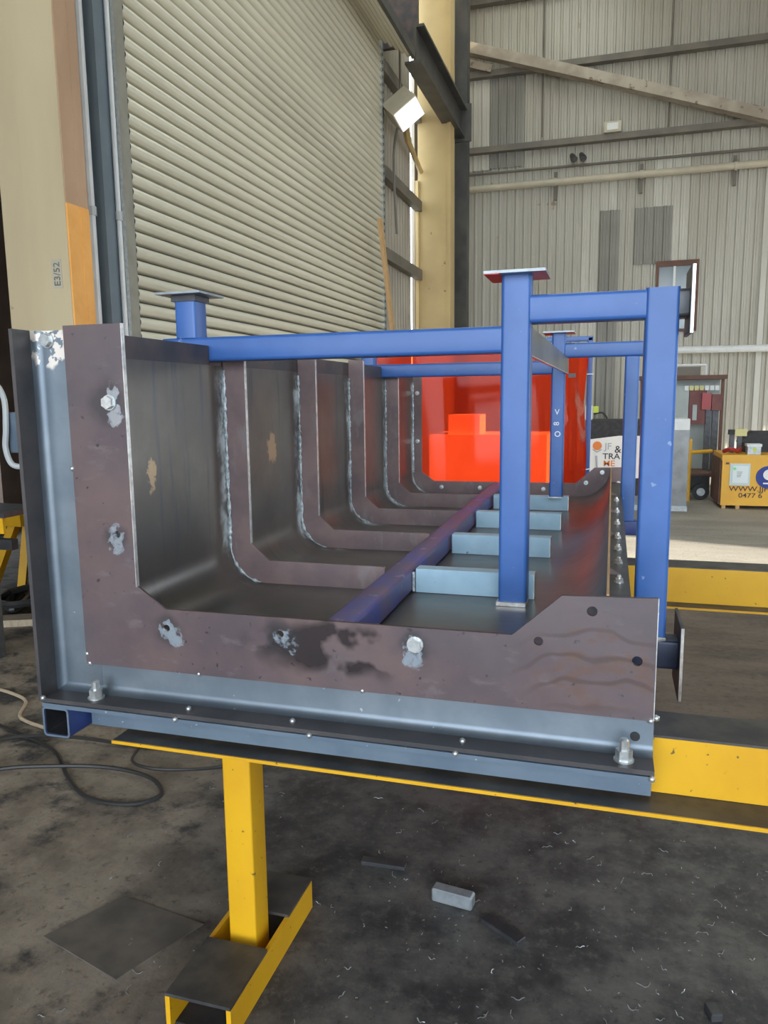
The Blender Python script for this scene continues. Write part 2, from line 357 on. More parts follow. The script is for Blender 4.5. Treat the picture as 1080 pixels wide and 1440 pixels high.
def text(s, size, mat, parent, loc, rot, name='lettering', depth=.002, align='LEFT', sx=1.0):
    cu = bpy.data.curves.new('txt', 'FONT'); cu.body = s; cu.size = size; cu.extrude = depth; cu.align_x = align; cu.offset = size*.010
    o = bpy.data.objects.new('tmp', cu); COL.objects.link(o); dg = bpy.context.evaluated_depsgraph_get()
    me = bpy.data.meshes.new_from_object(o.evaluated_get(dg)); bpy.data.objects.remove(o); bpy.data.curves.remove(cu)
    for v in me.vertices: v.co.x *= sx
    me.materials.clear(); me.materials.append(M[mat])
    return obj(name, me, None, parent, loc=loc, rot=rot)

# ------------------------------------------------------------------ the setting
XW, YB = -3.6, 18.7
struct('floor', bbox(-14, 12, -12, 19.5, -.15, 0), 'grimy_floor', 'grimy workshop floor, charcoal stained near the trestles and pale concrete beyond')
struct('ground_outside', bbox(-60, 70, -60, 70, -.3, -.16), 'ground', 'pale ground outside the workshop')
# roof with translucent skylight strips
bm = new_bm()
for a, b in ((-3.8, -2.9), (.1, 1.3), (3.0, 10.4)): box(bm, a, b, -9, 19.2, 11, 11.1)
box(bm, 1.3, 3, -9, 0, 11, 11.1); box(bm, 1.3, 3, 12, 19.2, 11, 11.1)
box(bm, -2.9, .1, -9, 6, 11, 11.1); box(bm, -2.9, .1, 17.5, 19.2, 11, 11.1)
ceil = struct('ceiling', bm, 'roof_sheet', 'sheet steel roof lining high above the workshop')
obj('skylight', bbox(-2.9, .1, 6, 17.5, 11.02, 11.05), 'skylight_sheet', ceil)
obj('skylight', bbox(1.3, 3.0, 0, 12, 11.02, 11.05), 'skylight_sheet', ceil)
bm = new_bm(); box(bm, 10, 10.15, -9, 3.4, 0, 11); box(bm, 10, 10.15, 6.2, 12.1, 0, 11); box(bm, 10, 10.15, 17.1, 19.2, 0, 11); box(bm, 10, 10.15, 3.4, 6.2, 8.2, 11); box(bm, 10, 10.15, 12.1, 17.1, 4.5, 11)
struct('wall_right', bm, 'roof_sheet', 'right hand sheet wall with two open doorways')
struct('wall_sun_block', bbox(34, 36, 10, 24, 0, 17), 'roof_sheet', 'unseen block added outside the right hand doorway to stop the sun')  # unseen wall added to keep direct sun out of the far right doorway
bm = new_bm(); box(bm, -7.2, -7.1, -9.15, -9, 0, 11); box(bm, 9.9, 10.15, -9.15, -9, 0, 11); box(bm, -7.1, 9.9, -9.15, -9, 8, 11)
struct('wall_front', bm, 'roof_sheet', 'sheet wall behind the viewer with a wide open doorway')
bm = new_bm(); box(bm, -7.2, -7.05, -9, 7.15, 0, 5); box(bm, -7.2, -7.05, 7.45, 13, 0, 5); box(bm, -7.2, -7.05, 7.15, 7.45, 1.55, 5); box(bm, -7.2, -7.05, 7.15, 7.45, 0, .3)
box(bm, -7.2, -3.75, 13, 13.15, 0, 5); box(bm, -7.2, -3.75, -9, 13.15, 5, 5.1); box(bm, -3.8, -3.7, -9, 4.3, 5, 11)
struct('wall_annex', bm, 'annex_brown', 'dark brown lean-to wall and roof beyond the cream column')

# sheets --------------------------------------------------------------
def sheet_bm(width, h, axis='x', n=4, d=.03):
    bm = new_bm(); p = width/n; pts = []
    for i in range(n):
        b = i*p
        pts += [(b, 0), (b+p*.12, d), (b+p*.26, d), (b+p*.38, 0), (b+p*.62, 0), (b+p*.65, d*.25), (b+p*.72, d*.25), (b+p*.75, 0)]
    pts.append((width, 0)); A = []; B = []
    for a, o in pts:
        q = (a, -o) if axis == 'x' else (o, a)
        A.append(bm.verts.new((q[0], q[1], 0))); B.append(bm.verts.new((q[0], q[1], h)))
    for i in range(len(pts)-1): bm.faces.new((A[i], A[i+1], B[i+1], B[i]))
    return bm
wb = struct('wall_back', bbox(-3.9, 10.1, YB+.03, YB+.12, 0, 11), 'wall_sheet_dark', 'weathered ribbed steel cladding wall at the far end')
SW = .76
m_lo = mesh('sheet_lower', sheet_bm(SW, 6.8)); m_lo.materials.append(M['wall_sheet'])
m_lo2 = m_lo.copy(); m_lo2.materials[0] = M['wall_sheet_light']
m_hi = mesh('sheet_upper', sheet_bm(SW, 4.3)); m_hi.materials.append(M['wall_sheet'])
for i in range(18):
    x = -3.85 + SW*i
    obj('cladding_sheet', m_lo2 if i in (4, 6) else m_lo, None, wb, loc=(x, YB-.004*(i % 2), 0))
    obj('cladding_sheet', m_hi, None, wb, loc=(x, YB+.012-.004*(i % 2), 6.7))
for x0, wd, z0, z1 in ((-2.93, .78, 6.85, 8.8), (-.41, .44, 0, 5.72), (.34, .80, 4.5, 5.72), (-3.72, .80, 6.83, 9.1)):
    b = sheet_bm(wd, z1-z0, n=4 if wd > .6 else 2)
    me = mesh('patch', b); me.materials.append(M['wall_sheet_dark' if x0 > -3.5 else 'wall_sheet_light'])
    obj('patch_sheet', me, None, wb, loc=(x0, YB-.035, z0), label='darker weathered cladding sheet' if x0 > -3.5 else 'paler cladding sheet')
m_flash = mesh('flash', bbox(-.005, .11, -.05, -.02, 0, 6.4)); m_flash.materials.append(M['wall_sheet_light'])
for x in (2.98,): obj('flashing_strip', m_flash, None, wb, loc=(x, YB, 0))
# left wall: cladding strip between roller door and far column + above the door
wl = struct('wall_left', bbox(XW-.16, XW-.1, 12.1, 14.25, 0, 11), 'left_sheet', 'dim ribbed side wall between the roller door and the far column')
m_ls = mesh('lsheet', sheet_bm(.72, 11, 'y')); m_ls.materials.append(M['left_sheet'])
for k in range(3): obj('cladding_sheet', m_ls, None, wl, loc=(XW-.09, 12.1+.715*k, 0))
for z in (3.9, 5.14, 6.7): obj('wall_girt', bbox(XW-.06, XW+.06, 12.15, 14.55, z-.09, z+.09), 'girt_steel', wl)
bm = new_bm(); box(bm, XW-.16, XW-.1, 4.3, 12.1, 7.5, 11); box(bm, XW-.16, XW-.1, 14.62, 19.2, 0, 11); box(bm, XW-.16, XW-.1, 4.2, 4.75, 0, 7.5)
struct('wall_left', bm, 'left_sheet', 'side wall above the roller door and behind the far column')

# girts, brace, pipes on the back wall -------------------------------------
G = 'horizontal girts on the far cladding wall'
def girt(z, lab, mat='girt_steel', hh=.13, y=YB-.05):
    bm = new_bm(); box(bm, -3.75, 10, y-.16, y, z, z+.02); box(bm, -3.75, 10, y-.17, y-.15, z, z+hh); box(bm, -3.75, 10, y-.16, y, z+hh-.02, z+hh)
    return tag(obj('wall_girt', bm, mat, smooth=False), lab, 'girt', G)
girt(7.17, 'dark steel girt just below the junction box on the far wall')
girt(8.80, 'steel girt crossing behind the diagonal brace on the far wall')
girt(10.33, 'topmost steel girt at the upper edge of the far wall')
tag(obj('conduit_pipe', (lambda b: (cyl(b, (-3.7, YB-.1, 6.74), (9.9, YB-.1, 6.69), .03, 8), b)[1])(new_bm()), 'girt_steel'), 'thin dark pipe between lowest girt and cream pipe', 'pipe')
pp = thing('cream_pipe', 'long cream pipe running along the far wall on brackets', 'pipe', (0, YB-.18, 6.3))
bm = new_bm(); cyl(bm, (-3.7, YB-.2, 6.38), (9.9, YB-.2, 6.40), .075, 12); obj('pipe', bm, 'pipe_cream', pp)
for x in (-1.4, .45, 2.35, 5.4):
    obj('bracket', bbox(x-.035, x+.035, YB-.11, YB-.045, 6.02, 6.63), 'girt_steel', pp)
    bm = new_bm(); cyl(bm, (x-.03, YB-.2, 6.385), (x+.03, YB-.2, 6.385), .092, 12); obj('pipe_clamp', bm, 'pipe_cream', pp)
bm = new_bm(); bar(bm, (-3.62, YB-.36, 9.46), (3.6, YB-.36, 7.03), .26, .22)
tag(obj('diagonal_brace', bm, 'brace_steel', smooth=False), 'weathered pale diagonal brace sloping down across the far wall', 'brace')
bm = new_bm(); bar(bm, (-3.75, YB-.3, 9.22), (-2.85, YB-.3, 8.92), .05, .16)
tag(obj('brace_gusset', bm, 'brace_steel', smooth=False), 'short pale steel strip under the left end of the diagonal brace', 'bracket')
jb = thing('junction_box', 'small cream junction box sitting on the far wall girt', 'box', (-.19, YB-.15, 7.3))
obj('body', bbox(-.37, -.01, YB-.28, YB-.06, 7.31, 7.53), 'pipe_cream', jb, False); obj('lid', bbox(-.31, -.07, YB-.30, YB-.28, 7.35, 7.49), 'white_paint', jb, False)
for i, x in enumerate((-1.05, -.85)):
    bm = new_bm(); cyl(bm, (x, YB-.2, 6.93), (x+.06, YB-.32, 6.80), .05, 8, .08); cyl(bm, (x, YB-.2, 6.93), (x, YB-.005, 6.95), .015, 6); b2 = tag(obj('spot_lamp', bm, 'dark_steel'), ['small dark spotlight on the far wall, left of two', 'small dark spotlight on the far wall, right of two'][i], 'lamp')
for x, z0, z1, lab in ((-1.72, 7.4, 10.3, 'left'), (.98, 7.3, 10.3, 'middle')):
    tag(obj('sag_rod', (lambda b: (cyl(b, (x, YB-.12, z0), (x, YB-.12, z1), .018, 6), b)[1])(new_bm()), 'girt_steel'), f'thin vertical rod between girts on the far wall, the {"one nearer the cream column" if lab == "left" else "one above the window"}', 'rod')
bm = new_bm(); cyl(bm, (.9, YB-.5, 2.57), (9.5, YB-.5, 2.53), .075, 10)
for x in (1.6, 4.2, 7): box(bm, x-.02, x+.02, YB-.5, YB, 2.54, 2.58)
tag(obj('white_rail', bm, 'white_paint'), 'long white pipe rail in front of the lower far wall', 'pipe')
wn = obj('window_1', (lambda b: (box(b, .84, 1.73, YB-.10, YB-.03, 4.42, 4.54), box(b, .84, .90, YB-.10, YB-.03, 3.05, 4.42), box(b, 1.67, 1.73, YB-.10, YB-.03, 3.05, 4.42), box(b, .84, 1.73, YB-.10, YB-.03, 3.0, 3.06), b)[-1])(new_bm()), 'rust_brown', smooth=False)
wn['kind'] = 'structure'; wn['label'] = 'small brown framed window high in the far wall'
for a, b in ((.90, 1.20), (1.25, 1.60)): obj('window_pane', bbox(a, b, YB-.06, YB-.04, 3.06, 4.42), 'window_glass', wn, False)
for a, b in ((1.20, 1.25), (1.60, 1.66)): obj('window_mullion', bbox(a, b, YB-.09, YB-.04, 3.06, 4.42), 'white_paint', wn, False)

# roller door --------------------------------------------------------------
dr = thing('door_1', 'tall cream roller shutter door of horizontal ribbed slats', 'roller door', (XW, 8.7, 0)); dr['kind'] = 'structure'
PIT = .108; prof = [(-.012, 0)] + [(-.004 + .052*math.sin(math.pi*k/12), .004 + .046*(1-math.cos(math.pi*k/12))) for k in range(13)] + [(-.022, .097), (-.022, PIT+.001)]
def slat_mesh(y0, y1, pr=prof, nm='slat'):
    bm = new_bm(); A = [bm.verts.new((a, y0, b)) for a, b in pr]; B = [bm.verts.new((a, y1, b)) for a, b in pr]
    for i in range(len(pr)-1): bm.faces.new((A[i], A[i+1], B[i+1], B[i]))
    me = mesh(nm, bm, True, 60); me.materials.append(M['door_slat']); me.materials.append(M['slat_joint'])
    for p_ in me.polygons:
        if p_.center.x < -.010: p_.material_index = 1
    return me
sm = slat_mesh(5.31, 12.06)
for k in range(65): obj('slat', sm, None, dr, loc=(XW, 0, k*PIT))
sm2 = slat_mesh(5.31, 11.9)
for k in range(6): obj('slat', sm2, None, dr, loc=(XW+.02+.0905*k, 0, 7.02-.059*k), rot=(0, R(123), 0))
obj('hood_edge', bbox(XW+.56, XW+.61, 5.0, 11.9, 6.62, 6.76), 'dark_beam', dr, False)
obj('guide_backing', bbox(XW-.08, XW-.03, 4.75, 12.2, 0, 7.4), 'slat_joint', dr, False)
obj('guide_post', bbox(XW-.02, XW+.10, 4.87, 5.06, 0, 7.4), 'guide_blue', dr, False)
obj('guide_post', bbox(XW-.02, XW+.02, 5.06, 5.11, 0, 7.4), 'dark_steel', dr, False)
bm = new_bm(); box(bm, XW-.02, XW+.07, 5.11, 5.15, 0, 7.2); gg = obj('guide_channel', bm, 'galvanised', dr, False)
obj('guide_channel', bbox(XW-.03, XW+.04, 5.15, 5.31, 0, 7.2), 'guide_recess_shade', dr, False)  # tan grey block paints in the shade of the guide recess
obj('guide_channel', bbox(XW-.03, XW+.05, 12.03, 12.12, 0, 7.0), 'galvanised', dr, False)
for z in [k*.108 for k in range(12, 64)]: pass
m_clip = mesh('clip', bbox(-.012, .012, -.012, .012, -.02, .02)); m_clip.materials.append(M['slat_joint'])
for k in range(14, 64): obj('slat_clip', m_clip, None, dr, loc=(XW+.05, 12.05, k*.108))
obj('drum_bracket', bbox(XW, XW+.60, 12.1, 12.18, 6.90, 7.6), 'rail_steel', dr, False)
CG = 'white conduits beside the roller door'
for i, (y, r, lab) in enumerate(((4.81, .026, 'white conduit nearest the cream column, left of two by the roller door'), (5.0, .018, 'thin white conduit fixed on the blue grey door post'))):
    c = thing('conduit', lab, 'pipe', (XW+.1, y, 0), CG); x = XW+.03 if i == 0 else XW+.12
    bm = new_bm(); cyl(bm, (x, y, .3), (x, y, 8.5), r, 8); obj('tube', bm, 'white_paint', c)
    for z in (1.2, 2.9, 4.4): bm = new_bm(); cyl(bm, (x, y, z), (x, y, z+.06), r*1.4, 8); obj('saddle', bm, 'conduit_grey', c)
# near column
nc = thing('cream_column', 'big cream painted steel column with orange side beside the roller door', 'column', (-3.38, 4.1, 0))
obj('face_plate', bbox(-3.44, -3.15, 4.0, 4.12, 0, 11), 'cream_paint', nc, False)
obj('face_plate', bbox(-3.62, -3.446, 4.015, 4.12, 0, 11), 'cream_paint', nc, False)
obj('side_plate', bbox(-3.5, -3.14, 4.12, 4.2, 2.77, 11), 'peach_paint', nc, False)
obj('side_plate', bbox(-3.5, -3.135, 4.12, 4.2, 0, 2.77), 'orange_paint', nc, False, label='bright orange lower side of the column')
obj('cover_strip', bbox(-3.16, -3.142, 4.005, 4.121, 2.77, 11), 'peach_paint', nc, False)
obj('cover_strip', bbox(-3.16, -3.138, 4.005, 4.121, 0, 2.77), 'orange_paint', nc, False)
obj('stamp_plate', bbox(-3.275, -3.205, 3.997, 4.0, 2.28, 2.45), 'pipe_cream', nc, False)
text('E3/52', .062, 'girt_steel', nc, (-3.218, 3.996, 2.292), (R(90), R(-90), 0), depth=.001)
# switch box and hose on the near column
sb = thing('switch_box', 'blue grey electrical box mounted low on the cream column', 'switch box', (-3.55, 3.96, 1.27))
obj('body', bbox(-3.60, -3.44, 3.90, 4.0, 1.29, 1.54), 'guide_blue', sb, False); obj('cover', bbox(-3.59, -3.45, 3.885, 3.90, 1.30, 1.53), 'grey_primer', sb, False)
tag(obj('flexible_conduit', (lambda b: (path(b, smooth_pts([(-3.80, 3.95, 1.66), (-3.70, 3.92, 1.72), (-3.60, 3.88, 1.62), (-3.585, 3.86, 1.45), (-3.60, 3.86, 1.32), (-3.57, 3.87, 1.22), (-3.50, 3.90, 1.21), (-3.47, 3.94, 1.26)]), .018, 8), b)[1])(new_bm()), 'conduit_grey'), 'grey flexible conduit looping beside the switch box on the column', 'hose')
obj('socket', bbox(-3.53, -3.44, 3.97, 4.01, .93, 1.04), 'dark_steel', nc, False)
# far column + beam + lamp + plank
fc = thing('far_column', 'tall yellowish cream column at the far end of the roller door', 'column', (-3.3, 14.7, 0))
obj('face_plate', bbox(-3.62, -3.02, 14.55, 14.62, 0, 11), 'cream_far', fc, False)
obj('flange', bbox(-3.05, -2.99, 14.5, 14.85, 0, 11), 'cream_far', fc, False); obj('flange', bbox(-3.66, -3.60, 14.5, 14.85, 0, 5.6), 'cream_far', fc, False)
tag(obj('corner_post', bbox(-3.25, -3.0, 16.2, 16.5, 0, 11), 'dark_beam', smooth=False), 'dark steel post behind the yellowish cream far column', 'post')
bm = new_bm(); box(bm, -3.02, -2.98, 11.92, 15.45, 6.6, 7.06); box(bm, -3.02, -2.86, 11.92, 15.45, 7.06, 7.1); box(bm, -3.16, -2.9, 11.92, 15.45, 6.56, 6.6)
lb = thing('lintel_beam', 'dark steel beam running along above the roller door', 'beam', (-3, 13.7, 6.56)); obj('beam', bm, 'dark_beam', lb, False)
obj('end_plate', bbox(-3.1, -2.78, 15.45, 15.5, 6.5, 7.18), 'dark_beam', lb, False)
fl = thing('floodlight', 'white floodlight tilted on an arm beside the far column', 'floodlight', (-3.3, 12.6, 5.9))
def rotbox(c, hx, hy, hz, rot):
    bm = new_bm(); box(bm, -hx, hx, -hy, hy, -hz, hz); m = Matrix.Translation(c) @ rot.to_matrix().to_4x4(); bmesh.ops.transform(bm, matrix=m, verts=bm.verts); return bm
from mathutils import Euler
er = Euler((R(52), R(20), R(28)))
fcen = Vector((-3.25, 12.15, 6.02)); er = Euler((R(-40), R(-38), R(12)))
obj('housing', rotbox(fcen, .22, .17, .20, er), 'pipe_cream', fl, False)
obj('lamp_glass', rotbox(fcen + er.to_matrix() @ Vector((0, 0, -.212)), .205, .155, .015, er), 'lamp_glass', fl, False)
bm = new_bm(); cyl(bm, tuple(fcen), (-3.5, 13.4, 5.95), .06, 8); cyl(bm, (-3.5, 13.4, 5.95), (-3.55, 14.5, 5.75), .05, 8); obj('arm', bm, 'cream_far', fl)
bm = new_bm(); bar(bm, (-3.35, 11.15, 4.2), (-3.2, 12.3, 0), .12, .05, (1, 0, 0)); tag(obj('timber_plank', bm, 'timber', smooth=False), 'long orange timber plank leaning at the far edge of the roller door', 'plank')
bm = new_bm(); path(bm, smooth_pts([(-3.45, 12.7, 7.6), (-3.43, 12.6, 6.2), (-3.45, 12.3, 5.4), (-3.4, 12.25, 4.2)]), .022, 6); tag(obj('hanging_cable', bm, 'girt_steel'), 'dark cable hanging on the wall behind the floodlight', 'cable')

# ------------------------------------------------------------------ the trough
T = thing('steel_trough', 'long open steel trough with inner ribs and blue portal frames, standing on yellow trestles', 'trough', (-.7, 3.4, .655))
ZF, XL = .96, -1.285
def arc(cx, cz, r, a0, a1, n=8): return [(cx + r*math.cos(R(a0+(a1-a0)*k/n)), cz + r*math.sin(R(a0+(a1-a0)*k/n))) for k in range(n+1)]
inner = [(XL, 1.715)] + arc(-1.155, 1.09, .13, 180, 270, 10) + arc(-.19, 1.15, .19, 270, 360, 12)
outer = [(-1.291, 1.715)] + arc(-1.155, 1.09, .136, 180, 270, 10) + arc(-.19, 1.15, .196, 270, 360, 12)
bm = new_bm(); extr(bm, inner + outer[::-1], 'y', 1.754, 4.998); obj('skin', bm, 'trough_skin_steel', T, label='dark curved sheet steel lining')
plate_o = [(-1.405, 1.80), (-1.227, 1.80), (-1.227, 1.10), (-1.142, 1.042), (-.21, 1.045), (-.098, 1.147), (.111, 1.153), (.111, .867), (-1.405, .867)]
holes = [circ(-.149, 1.035, .011), circ(-.03, 1.115, .012), circ(.071, 1.006, .012), circ(-1.277, 1.243, .010), circ(-1.140, .990, .010), circ(-.805, 1.0, .010)]
fp = obj('end_plate', outline([plate_o] + holes, 'y', 1.74, 1.752), 'mill_scale_plate', T, False, label='brown mill scale end plate with ground weld marks and bolt holes')
bp = obj('end_plate', outline([plate_o], 'y', 5.002, 5.014), 'mill_scale_rib', T, False, label='far end plate in front of the red curtain')
# ground bright edge of the near plate
obj('ground_edge', bbox(-1.2275, -1.2255, 1.7395, 1.7525, 1.10, 1.80), 'edge_steel', fp, False); obj('ground_edge', bbox(.1105, .1125, 1.7395, 1.7525, .867, 1.153), 'edge_steel', fp, False)
rib_in = [(-1.205, 1.79), (-1.205, 1.097), (-1.138, 1.04)]
for k, y in enumerate(RIBS[1:5]):
    pr = rib_in + [(-.715, 1.04), (-.715, .9605)] + [(a, b) for a, b in arc(-1.155, 1.09, .1295, 270, 180, 8)] + [(-1.2845, 1.79)]
    rb = obj('rib', outline([pr], 'y', y-.006, y+.006), 'mill_scale_rib', T, False)
    bm = new_bm(); box(bm, -1.2055, -1.2035, y-.0065, y+.0065, 1.10, 1.785); obj('ground_edge', bm, 'edge_steel', rb, False)
    # weld bead along the outer edge of the rib
    bm = new_bm(); pts = []; rad = []
    z = 1.70
    pl = [(-1.2835, 1.70 - i*.012) for i in range(51)] + arc(-1.155, 1.09, .128, 180, 262, 16)
    rng = random.Random(k)
    for a, b in pl:
        pts.append((a + .002, y-.009, b)); rad.append(.0022 + .0062*rng.random()*(1 if rng.random() > .35 else .1))
    path(bm, pts, rad, 6); obj('weld_bead', bm, 'weld_bead', rb)
    if k: pass
bm = new_bm()
y5 = 5.0; path(bm, [(-1.283, y5-.006, 1.70-.012*i) for i in range(51)], [.003+.005*random.random() for i in range(51)], 6); obj('weld_bead', bm, 'weld_bead', bp)
# outside stiffeners
for y in RIBS[1:5]:
    pr = [(-1.405, 1.77), (-1.2915, 1.77), (-1.2915, 1.09)] + arc(-1.155, 1.09, .1365, 180, 270, 8)[1:] + arc(-.19, 1.15, .1965, 270, 340, 8) + [(.05, 1.05), (.05, .87), (-1.405, .87)]
    obj('outer_stiffener', outline([pr], 'y', y-.006, y+.006), 'mill_scale_rib', T, False)
for x0 in (-1.05, -.14): obj('bearer', rhs('y', 1.84, 4.95, x0, x0+.075, .81, .87), 'dark_blue_paint', T)
# top left rail in lengths between the portal beams
for a, b in ((1.754, 2.295), (2.395, 4.27), (4.37, 4.998)):
    bm = new_bm(); box(bm, -1.297, -1.2855, a, b, 1.705, 1.778); box(bm, -1.40, -1.297, a, b, 1.767, 1.778); obj('top_rail', bm, 'rail_steel', T, False)
# front angle frame
def Lprof(u0, u1, v0, v1, t, r, n=5):
    """L: leg along v at u1 side, flange along u at v0 side; root fillet r. u: toward camera low"""
    c = (u1-t-r, v0+t+r)
    return [(u0, v0), (u1, v0), (u1, v1), (u1-t, v1)] + [(c[0] + r*math.cos(R(-90*k/n)), c[1] + r*math.sin(R(-90*k/n))) for k in range(n+1)] + [(u0, v0+t)]
bm = new_bm(); extr(bm, Lprof(1.667, 1.764, .772, .90, .011, .022), 'x', -1.505, .113); fa = obj('front_angle', bm, 'angle_primer', T)
bm = new_bm(); extr(bm, [(-1.514 + (b-.772), a-.0007) for a, b in Lprof(1.667, 1.764, .772, .92, .011, .022)], 'z', .772, 1.79); sa = obj('side_angle', bm, 'angle_primer', T)
for o_ in (fa, sa):   # darker second material on the flanges that stand out towards the viewer
    o_.data.materials.append(M['flange_dark']); wo = Vector(WL[o_.name])
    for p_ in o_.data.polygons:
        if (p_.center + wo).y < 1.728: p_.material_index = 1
bm = new_bm(); box(bm, -1.505, .113, 1.667, 1.757, .757, .7685); box(bm, -1.415, .113, 1.757, 1.768, .677, .7685); box(bm, -1.415, .113, 1.768, 1.79, .677, .688); obj('lower_channel', bm, 'grey_primer', T, False)
obj('side_tube', rhs('y', 1.675, 4.98, -1.512, -1.425, .668, .755, .012, .006), 'dark_blue_paint', T, label='dark blue open ended square tube under the left edge')
bm = new_bm(); rhs('y', 1.6735, 1.676, -1.512, -1.425, .668, .755, .012, .006, bm); obj('tube_rim', bm, 'grey_primer', T)
obj('tube_shade_liner', rhs('y', 1.678, 2.6, -1.5055, -1.4315, .6745, .7485, .007, .001), 'black_rubber', T)  # black liner added to paint the shaded inside of the open tube
# right outside bolted flange
bm = new_bm(); box(bm, .004, .064, 1.756, 4.99, 1.045, 1.056); box(bm, .004, .014, 1.756, 4.99, .93, 1.045); rf = obj('side_flange', bm, 'dark_steel', T, False)
bm = new_bm(); box(bm, .0, .0062, 1.756, 4.99, 1.05, 1.153); obj('skin_edge', bm, 'timber', rf, False, label='tan edge strip')
# floor tube (slightly skewed) and cross flats
bm = rhs('y', 1.756, 4.99, -.04, .04, .962, 1.041, .012)
for v in bm.verts: v.co.x += -.648 - .0175*(v.co.y-1.756)
obj('floor_tube', bm, 'floor_tube_paint', T, label='purple blue tube lying lengthwise on the trough floor')
for y in RIBS[1:5]:
    x0 = -.648+.04 - .0175*(y-1.756) + .004
    bm = new_bm(); box(bm, x0+.008, -.222, y-.004, y+.004, .9615, 1.041); box(bm, x0+.008, -.222, y+.004, y+.05, 1.033, 1.041); cf = obj('cross_channel', bm, 'pale_primer', T, False)
    bm = new_bm(); box(bm, -.223, -.2205, y-.0045, y+.0505, .9615, 1.0415); obj('ground_edge', bm, 'edge_steel', cf, False)
    if y < 2.5:
        bm = new_bm(); box(bm, x0-.002, x0+.006, y-.012, y-.003, .965, 1.03); obj('weld_bead', bm, 'weld_bead', cf, False)
# portal frames -------------------------------------------------------------
def portal_frame(y0, y1, beam_l, ux, cx, zb, zt, zcap, first):
    w_ = y1-y0
    obj('portal_beam', rhs('x', beam_l, ux[0]+.002, y0+.002, y1-.002, zb[0], zb[1]), 'blue_paint', T)
    up_ = obj('portal_upright', rhs('z', .972 if first else 1.046, zcap, ux[0], ux[1], y0, y1), 'blue_paint', T)
    obj('base_plate', bbox(ux[0]-.004, ux[1]+.0, y0-.012, y1, .961 if first else 1.042, .973 if first else 1.047), 'edge_steel', up_, False)
    e = .045
    bm = bbox(ux[0]-e, ux[1]+e, y0-e, y1+e, zcap, zcap+.008); cp = obj('cap_plate', bm, 'offcut_grey', up_, False)
    bm = bbox(ux[0]-e+.001, ux[0]-.001, y0-e+.001, y1+e-.001, zcap-.0025, zcap-.0002); obj('cap_underside', bm, 'cap_red' if first else 'rail_steel', up_, False)
    obj('portal_top_beam', rhs('x', ux[1]-.002, cx[0]+.002 if first else cx[1]+.02, y0+.003, y1-.003, zt[0], zt[1]), 'blue_paint', T)
    return up_
Y0, Y1 = 2.30, 2.385
upf = portal_frame(Y0, Y1, -1.462, (-.323, -.237), (.08, .17), (1.728, 1.807), (1.812, 1.892), 1.950, True)
col_f = obj('portal_column', rhs('z', .884, 1.895, .08, .17, Y0, Y1), 'blue_paint', T)
lst = obj('end_stub', rhs('z', 1.806, 1.945, -1.412, -1.334, Y0+.002, Y1-.002), 'blue_paint', T)
obj('cap_plate', bbox(-1.455, -1.291, Y0-.04, Y1+.04, 1.945, 1.952), 'offcut_grey', lst, False)
bm = new_bm(); box(bm, -1.418, -1.328, Y0-.004, Y1+.004, 1.925, 1.9445); obj('weld_collar', bm, 'dark_steel', lst, False)
ts = obj('column_stub', rhs('x', .168, .193, Y0+.003, Y1-.003, 1.812, 1.890), 'dark_steel', T); obj('stub_plate', bbox(.193, .201, Y0-.045, Y1+.045, 1.765, 1.945), 'dark_steel', ts, False)
bs = obj('column_stub', rhs('x', .066, .205, Y0+.002, Y1-.002, .796, .885), 'navy_steel', T); obj('stub_plate', bbox(.205, .213, Y0-.068, Y1+.068, .728, .945), 'dark_steel', bs, False)
for s_, (a, b, z0, z1, e) in ((ts, (.2005, .2025, 1.765, 1.945, .045)), (bs, (.2125, .2145, .728, .945, .068))):
    bm = bbox(a-.006, b, Y0-e-.0015, Y0-e, z0, z1); obj('bright_edge', bm, 'edge_steel', s_, False)
bm = new_bm(); path(bm, [(.17, Y0-.004, .89), (.145, Y0-.005, .888), (.12, Y0-.006, .89)], [.005, .009, .005], 6); obj('weld_bead', bm, 'bolt_zinc', col_f)
Yb0, Yb1 = 4.285, 4.36
upb = portal_frame(Yb0, Yb1, -1.46, (-.325, -.252), (.055, .13), (1.717, 1.792), (1.804, 1.882), 1.935, False)
col_b = obj('portal_column', rhs('z', .925, 1.803, .056, .130, Yb0, Yb1), 'blue_paint', T); obj('column_foot', rhs('x', .066, .145, Yb0, Yb1, .845, .926), 'dark_blue_paint', T)
obj('column_foot', rhs('x', .005, .0655, Yb0, Yb1, .845, .926), 'dark_blue_paint', T)
ls2 = obj('end_stub', rhs('z', 1.791, 1.93, -1.412, -1.334, Yb0+.002, Yb1-.002), 'blue_paint', T); obj('cap_plate', bbox(-1.455, -1.291, Yb0-.04, Yb1+.04, 1.93, 1.937), 'offcut_grey', ls2, False)
bm = new_bm(); box(bm, -.247, -.239, Y1-.004, Yb1+.02, 1.722, 1.805); lp = obj('tie_plate', bm, 'stainless', T, False, label='bare steel plate tying the two blue uprights together')
obj('tie_edge', bbox(-.249, -.237, Y1-.003, Yb1+.022, 1.7195, 1.7222), 'edge_steel', lp, False)
obj('tie_tab', bbox(-.239, -.20, Yb1-.01, Yb1+.01, 1.70, 1.722), 'dark_steel', lp, False)
for s_, z in (('V', 1.50), ('8', 1.44), ('O', 1.38)): text(s_, .042, 'chalk', upb, (-.278 if s_ == '8' else -.302, Yb0-.001, z), (R(90), R(-90) if s_ == '8' else 0, 0), 'chalk_mark', .0005)
